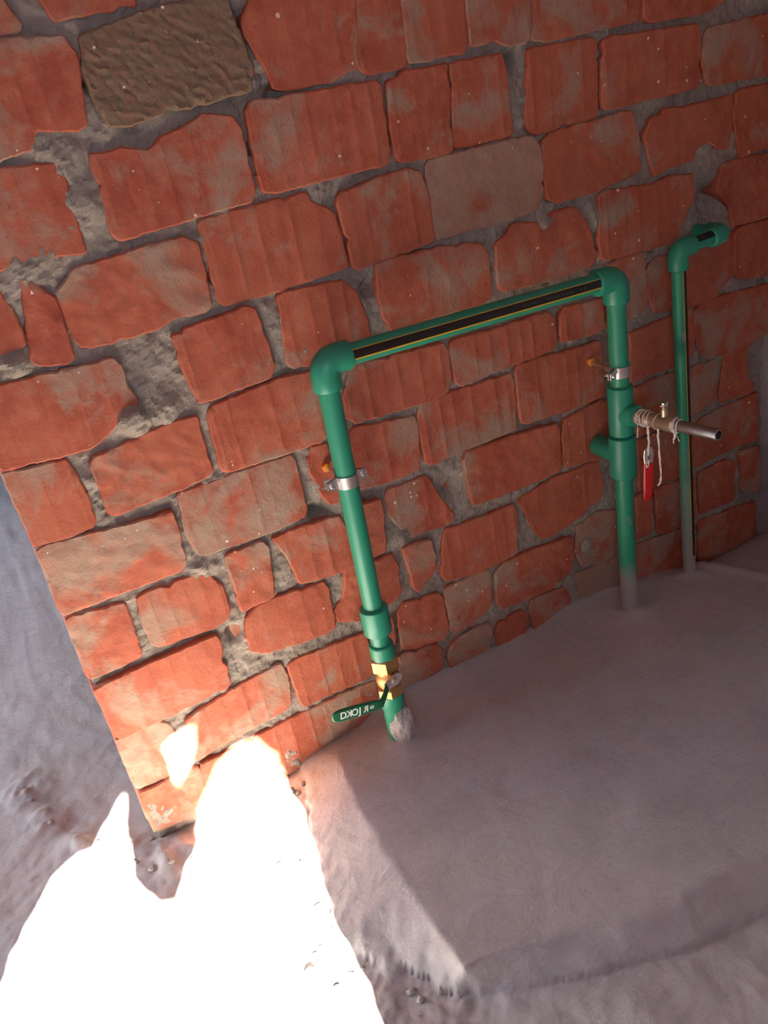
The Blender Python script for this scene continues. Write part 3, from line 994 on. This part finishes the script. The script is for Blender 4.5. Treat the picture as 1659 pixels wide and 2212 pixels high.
# left riser: reducer, short pipe, union, brass ball valve, threaded end
collar('reducer', onL(.408), onL(.343), .0305, PR, loop)
pipe('short_pipe', onL(.350), onL(.300), .0205, loop)
collar('coupling', onL(.316), onL(.276), .0270, .0205, loop)
valve = bpy.data.objects.new('ball_valve', None); C.objects.link(valve); valve.parent = loop
valve.location = onL(.235) - loop.location; valve['label'] = 'brass ball valve with green lever'
mb = MB()
t = uL
def hexprism(mb, a, b, r, rot=0.2):
    a = Vector(a); b = Vector(b)
    tt, u, w = frame(b - a)
    L = (b - a).length
    ring = []
    for h, rr in ((0, r * .90), (.003, r), (L - .003, r), (L, r * .90)):
        ring.append([a + tt * h + (u * math.cos(rot + k * math.pi / 3) + w * math.sin(rot + k * math.pi / 3)) * rr for k in range(6)])
    vs = [p for r_ in ring for p in r_]
    fs = [tuple(range(6)), tuple(range(18, 24))]
    for i in range(3):
        for k in range(6):
            fs.append((i * 6 + k, i * 6 + (k + 1) % 6, i * 6 + 6 + (k + 1) % 6, i * 6 + 6 + k))
    mb.add(vs, fs)
hexprism(mb, onL(.283), onL(.250), .0330, .35)
mb.build('union_nut', BRASS, parent=valve, angle=20)
mb = MB(); lathe(mb, onL(.252), onL(.20) - onL(.252), [(0, .023), (.006, .0245), (.012, .0225), (.02, .0265), (.034, .0265), (.043, .023), (.052, .022)], 32)
vb = mb.build('valve_body', BRASS, parent=valve)
mb = MB(); hexprism(mb, onL(.206), onL(.182), .0300, .35); mb.build('end_nut', BRASS, parent=valve, angle=20)
hub = onL(.236)
ax = Vector((-.03, -1, .12)).normalized()
mb = MB(); lathe(mb, hub + ax * .015, ax, [(0, .011), (.018, .011), (.020, .008), (.027, .008)], 20); mb.build('spindle', BRASS, parent=valve)
mb = MB(); hexprism(mb, hub + ax * .0405, hub + ax * .049, .0085, .1); mb.build('spindle_nut', CHROME, parent=valve, angle=20)

def strap(mb, pts, widths, thick, up):
    """flat bar following pts"""
    pts = [Vector(p) for p in pts]
    vs, fs = [], []
    for i, p in enumerate(pts):
        d = (pts[min(i + 1, len(pts) - 1)] - pts[max(i - 1, 0)]).normalized()
        wv = Vector(up); wv = (wv - d * wv.dot(d)).normalized()
        nn = d.cross(wv)
        h = widths[i] / 2
        th = thick[i] / 2 if hasattr(thick, '__len__') else thick / 2
        e = min(th * .6, h * .4)
        for a, b in ((-h + e, -th), (h - e, -th), (h, -th + e), (h, th - e), (h - e, th), (-h + e, th), (-h, th - e), (-h, -th + e)):
            vs.append(p + wv * a + nn * b)
    for i in range(len(pts) - 1):
        for k in range(8):
            fs.append((i * 8 + k, i * 8 + (k + 1) % 8, i * 8 + 8 + (k + 1) % 8, i * 8 + 8 + k))
    fs.append(tuple(range(8))); fs.append(tuple((len(pts) - 1) * 8 + k for k in range(8)))
    mb.add(vs, fs)
    return mb

hp = hub + ax * .038
up = Vector((0, .1, 1))
mb = MB(); strap(mb, [hp + Vector((.017, 0, .010)), hp + Vector((.013, 0, .006)), hp, hp + Vector((-.016, -.001, -.004)), hp + Vector((-.024, -.004, -.006))], [.008, .020, .025, .022, .020], .003, up)
mb.build('lever_plate', STEEL, parent=valve, angle=30)
mb = MB()
g0 = hp + Vector((-.020, -.003, -.005))
tip = Vector((.400, -.172, .251))
kn = Vector((.512, -.168, .222))
lev = [g0, lerp(g0, kn, .5) + Vector((0, -.002, 0)), kn, lerp(kn, tip, .12), lerp(kn, tip, .4), lerp(kn, tip, .75), lerp(kn, tip, .88), lerp(kn, tip, .94), lerp(kn, tip, .98), tip]
strap(mb, lev, [.019, .017, .019, .0235, .0265, .0275, .0262, .0225, .0165, .008], [.0035, .0035, .005, .0075, .0085, .0085, .0085, .008, .0075, .006], up)
lever = mb.build('lever', LEVERGREEN, parent=valve, angle=30)
lever['label'] = 'green coated lever with white lettering'

def text_mesh(body, size, flip):
    cu = bpy.data.curves.new('lettering', 'FONT')
    cu.body = body; cu.size = size; cu.extrude = .0004; cu.offset = .00035
    cu.align_x = 'CENTER'; cu.align_y = 'CENTER'
    ob = bpy.data.objects.new('lettering', cu)
    C.objects.link(ob)
    dg = bpy.context.evaluated_depsgraph_get()
    me = bpy.data.meshes.new_from_object(ob.evaluated_get(dg))
    vs = [v.co.copy() for v in me.vertices]; fs = [tuple(p.vertices) for p in me.polygons]
    bpy.data.objects.remove(ob); bpy.data.curves.remove(cu); bpy.data.meshes.remove(me)
    if flip:
        vs = [Vector((-v.x, v.y, v.z)) for v in vs]
    return vs, fs

ldir = (tip - kn).normalized()          # towards the lever tip
eX = -ldir
eY = (up - eX * up.dot(eX)).normalized()
eN = eX.cross(eY)
if eN.y > 0:
    eN = -eN
mb = MB()
for ch, s, fl, sz in (('D', .80, False, .021), ('K', .685, True, .021), ('O', .57, False, .021), ('J', .465, False, .021), ('R', .34, True, .019), ('=', .22, False, .018)):
    vs, fs = text_mesh(ch, sz, fl)
    o_ = lerp(kn, tip, s) + eN * .0043
    mb.add([o_ + eX * v.x + eY * v.y + eN * v.z for v in vs], fs)
mb.build('lever_lettering', WHITEPRINT, parent=valve, smooth=False)
collar('threaded_end', onL(.186), onL(.146), .0275, .022, loop)
pipe('riser_pipe', onL(.150), onL(.03), .0245, loop)

# mortar packed around the foot of the left riser
def lump(name, c, rx, ry, rz, seed, mat, parent=None, amp=.25, sub=3, flatten=0):
    bm = bmesh.new()
    bmesh.ops.create_icosphere(bm, subdivisions=sub, radius=1)
    for v in bm.verts:
        k = 1 + amp * mnoise.noise(v.co * 1.6 + Vector((seed, seed * 2.1, 0))) + amp * .6 * mnoise.noise(v.co * 4.2 + Vector((seed * 3, 0, seed)))
        v.co = Vector((v.co.x * rx * k, v.co.y * ry * k, v.co.z * rz * k))
    me = bpy.data.meshes.new(name); bm.to_mesh(me); bm.free()
    me.materials.append(mat); me.shade_smooth()
    o = bpy.data.objects.new(name, me); C.objects.link(o)
    o.location = c
    if parent is not None:
        o.parent = parent
    return o
lp = onL(.085)
lump('mortar_collar', (lp.x + .007, lp.y - .010, .094), .0285, .029, .062, 4.2, CRUMB, floor, .14, 5)
# right riser: two tees, wall branch and drain valve
collar('tee', onR(.673), onR(.5545), .0285, PR, loop)
collar('tee', onR(.5515), onR(.4475), .0310, PR, loop)
tc_ = onR(.607)
bd = Vector((.10, -1, .04)).normalized()
mb = MB(); lathe(mb, tc_, bd, [(0, .025), (.040, .025), (.046, .0245), (.048, .018)], 32); mb.build('tee_branch', GREEN, parent=loop)
t2 = onR(.50)
mb = MB(); lathe(mb, t2, (0, 1, .02), [(0, .0255), (.085, .0255), (.0875, .0235), (.088, .010)], 32); mb.build('wall_branch', GREEN, parent=loop)
dv = bpy.data.objects.new('drain_valve', None); C.objects.link(dv); dv.parent = loop
dv.location = tc_ + bd * .046 - loop.location
dv['label'] = 'dull brass drain valve wound with white thread tape'
mb = MB(); hexprism(mb, tc_ + bd * .044, tc_ + bd * .060, .0185, .2); mb.build('nipple_nut', DULLBRASS, parent=dv, angle=20)
mb = MB(); lathe(mb, tc_ + bd * .058, bd, [(0, .0145), (.012, .0145), (.014, .0165), (.024, .0165), (.028, .0145), (.040, .0155), (.050, .0165), (.064, .0165), (.068, .0175), (.090, .0175), (.094, .014), (.097, .013)], 28); mb.build('valve_body', DULLBRASS, parent=dv)
mb = MB(); lathe(mb, tc_ + bd * .122 + Vector((0, 0, .010)), (0, 0, 1), [(0, .0078), (.022, .0078), (.0225, .0055), (.027, .0055)], 20); mb.build('stem', DULLBRASS, parent=dv)
mb = MB(); sp_ = tc_ + bd * .122 + Vector((0, 0, .0365)); hexprism(mb, sp_, sp_ + Vector((0, 0, .0085)), .0092, .3); lathe(mb, sp_ + Vector((0, 0, .008)), (0, 0, 1), [(0, .0085), (.003, .0085), (.0045, .006)], 18); mb.build('stem_nut', CHROME, parent=dv, angle=25)
# steel nipple, an open tube
mb = MB(); e0 = tc_ + bd * .150
lathe(mb, e0, bd, [(0, .0115), (.004, .0128), (.106, .0128), (.108, .0122), (.108, .0088), (.07, .0085), (.069, .001)], 32)
mb.build('steel_nipple', DARKSTEEL, parent=dv)
# tape rings and hanging ends
rt = random.Random(8)
for s, r_, w_ in ((.058, .0168, .005), (.068, .0178, .004), (.076, .0172, .004), (.084, .0163, .003), (.104, .0174, .002), (.152, .0150, .007), (.160, .0142, .004)):
    pts = []
    cc = tc_ + bd * s
    tt, u, w = frame(bd)
    for k in range(24):
        a = 2 * math.pi * k / 24
        rr = r_ + .0008 * rt.uniform(-1, 1)
        pts.append(cc + (u * math.cos(a) + w * math.sin(a)) * rr + bd * (.003 * math.sin(a + s * 90)))
    pts.append(pts[0])
    rads = [w_ * .45 * rt.uniform(.7, 1.2) for _ in range(24)]
    mb = MB(); sweep(mb, pts, rads + rads[:1], 8, True)
    mb.build('thread_tape', TAPE, parent=dv)

def strand(name, pts, r, parent, seed):
    rr = random.Random(seed)
    P = [Vector(p) for p in pts]
    out = []
    for i in range(len(P) - 1):
        for k in range(4):
            out.append(lerp(P[i], P[i + 1], k / 4) + Vector((rr.uniform(-1, 1), rr.uniform(-1, 1), 0)) * .0008)
    out.append(P[-1])
    mb = MB()
    sweep(mb, out, [r * rr.uniform(.7, 1.5) for _ in out], 8, True, None, (1.3, .7))
    return mb.build(name, TAPE, parent=parent)
def bp(s, dz=0.0, dx=0.0): return tc_ + bd * s + Vector((dx, 0, dz))
strand('tape_end', [bp(.048, -.016), bp(.046, -.026), bp(.046, -.040), bp(.044, -.052)], .0011, dv, 1)
strand('tape_end', [bp(.075, -.015), bp(.075, -.035), bp(.077, -.055), bp(.073, -.085), bp(.070, -.100), bp(.066, -.124)], .0021, dv, 2)
strand('tape_end', [bp(.104, -.016), bp(.103, -.04), bp(.105, -.075), bp(.106, -.105), bp(.109, -.125), bp(.105, -.150), bp(.099, -.160)], .0017, dv, 3)
mb = MB(); strap(mb, [bp(.150, -.010), bp(.149, -.020), bp(.147, -.034)], [.012, .009, .003], .0012, bd); mb.build('tape_flap', TAPE, parent=dv)
strand('tape_end', [bp(.149, -.020), bp(.154, -.026), bp(.161, -.036)], .0011, dv, 4)
strand('tape_end', [bp(.147, -.028), bp(.144, -.036), bp(.145, -.044)], .0011, dv, 5)

# ------------------------------------------------------------------ red lever hanging from the tape
def hang():
    o = empty('valve_lever', (1.2626, -.170, .408), 'red handled steel valve lever hanging on white tape below the drain valve', 'lever')
    top = Vector((1.266, -.170, .537)); mid = Vector((1.2640, -.170, .498)); tp = Vector((1.2565, -.170, .4075))
    view_up = Vector((1, -.35, 0))
    mb = MB(); strap(mb, [top + Vector((.004, 0, .002)), lerp(top, mid, .15), lerp(top, mid, .5), mid, lerp(mid, tp, .12)], [.010, .022, .024, .020, .014], .0028, view_up)
    mb.build('lever_plate', STEEL, parent=o, angle=30)
    mb = MB(); strap(mb, [mid + Vector((0, 0, .002)), lerp(mid, tp, .08), lerp(mid, tp, .3), lerp(mid, tp, .6), lerp(mid, tp, .88), lerp(mid, tp, .96), tp], [.022, .0235, .023, .0215, .020, .016, .010], [.006, .0085, .009, .009, .009, .008, .006], view_up)
    mb.build('grip', RED, parent=o, angle=30)
    mb = MB(); c = lerp(top, mid, .55) + Vector((0, -.0014, 0)); lathe(mb, c, (0, -1, 0), [(0, .005), (.0012, .005), (.0012, .003), (.0002, .003)], 16); mb.build('square_hole_rim', DARKSTEEL, parent=o)
    s1 = bp(.066, -.118)
    strand('tape_tie', [s1, Vector((s1.x * .5 + top.x * .5 - .006, -.169, .505)), Vector((mid.x - .009, -.172, .492))], .0015, o, 11)
    strand('tape_tie', [lerp(top, mid, .7) + Vector((-.004, -.003, 0)), lerp(top, mid, .95) + Vector((-.003, -.004, 0)), mid + Vector((-.007, -.005, -.004))], .0015, o, 12)
hang()

# ------------------------------------------------------------------ pipe clamps
def clamp(cpos, udir, r, yaw, label, plug, studoff):
    cpos = Vector(cpos)
    o = empty('pipe_clamp', cpos, label, 'clamp', 'steel pipe clamps on the thick green pipe')
    ex = Vector((math.cos(yaw), math.sin(yaw), 0)); ex = (ex - udir * ex.dot(udir)).normalized()
    ey = udir.cross(ex)          # towards the wall
    W = .0245
    def bandhalf(sign, name, mat=STEEL):
        vs, fs = [], []
        prof = []
        prof.append((-(r + .024), .0022)); prof.append((-(r + .004), .0022)); 
        for k in range(13):
            a = math.pi - math.pi * k / 12
            prof.append((math.cos(a) * (r + .0006), max(math.sin(a) * (r + .0006), .0022)))
        prof.append(((r + .004), .0022)); prof.append(((r + .024), .0022))
        outer = []
        for i, (px, py) in enumerate(prof):
            d0 = Vector(prof[max(i - 1, 0)]); d1 = Vector(prof[min(i + 1, len(prof) - 1)])
            tg = (d1 - d0).normalized(); nn = Vector((-tg.y, tg.x))
            outer.append((px + nn.x * .0018, py + nn.y * .0018))
        for i in range(len(prof)):
            hw = W / 2
            if i == 0 or i == len(prof) - 1:
                hw = W * .32
            for (qx, qy) in (prof[i], outer[i]):
                for h in (-hw, hw):
                    vs.append(cpos + ex * qx + ey * qy * sign + udir * h)
        for i in range(len(prof) - 1):
            b = i * 4
            for q in ((0, 1, 5, 4), (2, 6, 7, 3), (0, 4, 6, 2), (1, 3, 7, 5)):
                fs.append(tuple(b + k for k in q))
        fs.append((0, 2, 3, 1)); e = (len(prof) - 1) * 4; fs.append((e, e + 1, e + 3, e + 2))
        mb = MB(); mb.add(vs, fs)
        return mb.build(name, mat, parent=o, angle=30)
    bandhalf(-1, 'front_band'); bandhalf(1, 'rear_band')
    for s in (-1, 1):
        b = cpos + ex * s * (r + .015)
        mb = MB(); lathe(mb, b - ey * .0095, ey, [(0, .0030), (.0008, .0048), (.0030, .0055), (.0056, .0055), (.0056, .0028), (.024, .0028)], 18)
        bo = mb.build('bolt', STEEL, parent=o)
        mb = MB(); p0 = b - ey * .0098
        for k in (0, 1):
            dd = ex if k else udir
            ss = udir if k else ex
            q = [p0 + dd * .0032 + ss * .0006, p0 + dd * .0032 - ss * .0006, p0 - dd * .0032 - ss * .0006, p0 - dd * .0032 + ss * .0006]
            prism(mb, q, ey, .0008, None)
        mb.build('cross_slot', DARKSTEEL, parent=bo, smooth=False)
    # hanger stud to the wall plug
    plug = Vector(plug)
    a = cpos + ey * (r + .001)
    mb = MB(); hexprism(mb, a, lerp(a, plug, .16), .0070, .2); mb.build('stud_nut', STEEL, parent=o, angle=20)
    mb = MB(); sweep(mb, [a, lerp(a, plug, .5), plug + Vector((0, .01, 0))], .0040, 14); mb.build('stud', STEEL, parent=o)
    mb = MB(); lathe(mb, plug + Vector((0, -.0105, 0)), (0, 1, 0), [(0, .0045), (.0005, .0085), (.003, .0095), (.005, .0080), (.03, .0065)], 22); mb.build('wall_plug', ORANGE, parent=o)
    return o
pl = onL(.703)
clamp(pl, uL, PR, 0.10, 'bright steel clamp holding the pipe below the elbow beside an orange wall plug', (.570, 0, .702), 0)
pr_ = onR(.708)
clamp(pr_, uR, PR, .35, 'steel clamp holding the pipe above the brass drain valve', (1.255, 0, .710), 0)

# ------------------------------------------------------------------ thin far pipe in the corner
FB = Vector((1.487, -.069, .005)); FC = Vector((1.4633, -.069, .9167)); FE = Vector((1.603, -.066, .9185))
far = empty('water_pipe', (1.487, -.069, .005), 'thinner dusty green water pipe with small elbows near the dark wall corner', 'pipe')
uF = (FC - FB).normalized(); uE = (FE - FC).normalized()
FRr = .0162
fp = pipe('riser_pipe', FB, FC - uF * .02, FRr, far, GREEN_FAR)
stripe('black_band', lerp(FB, FC, .12), FC - uF * .046, FRr, (.32, -.95, 0), (-.40, .45), .0003, fp, BLACK)
stripe('yellow_line', lerp(FB, FC, .12), FC - uF * .046, FRr, (.32, -.95, 0), (-.52, -.40), .0003, fp, YELLOW)
xp2 = pipe('cross_pipe', FC + uE * .02, FE - uE * .02, FRr, far)
stripe('black_band', FC + uE * .044, FE - uE * .036, FRr, (0, -.62, .78), (-.50, .55), .0003, xp2, BLACK)
elbow('elbow', FC, -uF, uE, .0225, .045, far)
elbow('elbow', FE, -uE, (0, 1, 0), .0225, .040, far)
pipe('wall_pipe', FE + Vector((0, .02, 0)), FE + Vector((0, .12, 0)), FRr, far)

# ------------------------------------------------------------------ crumbs along the torn screed edge
rc = random.Random(21)
foot = SLAB_FOOT[:6]
for i in range(22):
    k = rc.randrange(len(foot) - 1); t_ = rc.random()
    x = foot[k][0] + (foot[k + 1][0] - foot[k][0]) * t_ - abs(rc.gauss(0, .035)) - .004
    y = foot[k][1] + (foot[k + 1][1] - foot[k][1]) * t_ + rc.uniform(-.01, .01)
    s = rc.uniform(.0035, .008)
    o = lump('mortar_crumb', (x, y, fz(x, y) + s * .35), s * rc.uniform(.9, 1.5), s * rc.uniform(.8, 1.2), s * .7, i * 1.7, CRUMB, None, .45, 2)
    tag(o, 'small grey mortar crumb lying at the broken edge of the screed', 'crumb', 'mortar crumbs along the screed edge')
for i, (x, y) in enumerate([(.01, -.08), (.05, -.10), (-.03, -.06), (-.01, .02), (-.06, -.02), (.08, -.15), (-.12, .09), (-.20, .22), (-.23, .33), (.03, -.13)]):
    s = rc.uniform(.004, .009)
    o = lump('mortar_crumb', (x, y, fz(x, y) + s * .35), s * 1.3, s, s * .7, i * 2.9 + 60, CRUMB, None, .45, 2)
    tag(o, 'grey mortar crumb lying beside the free end of the brick wall', 'crumb', 'mortar crumbs by the wall end')
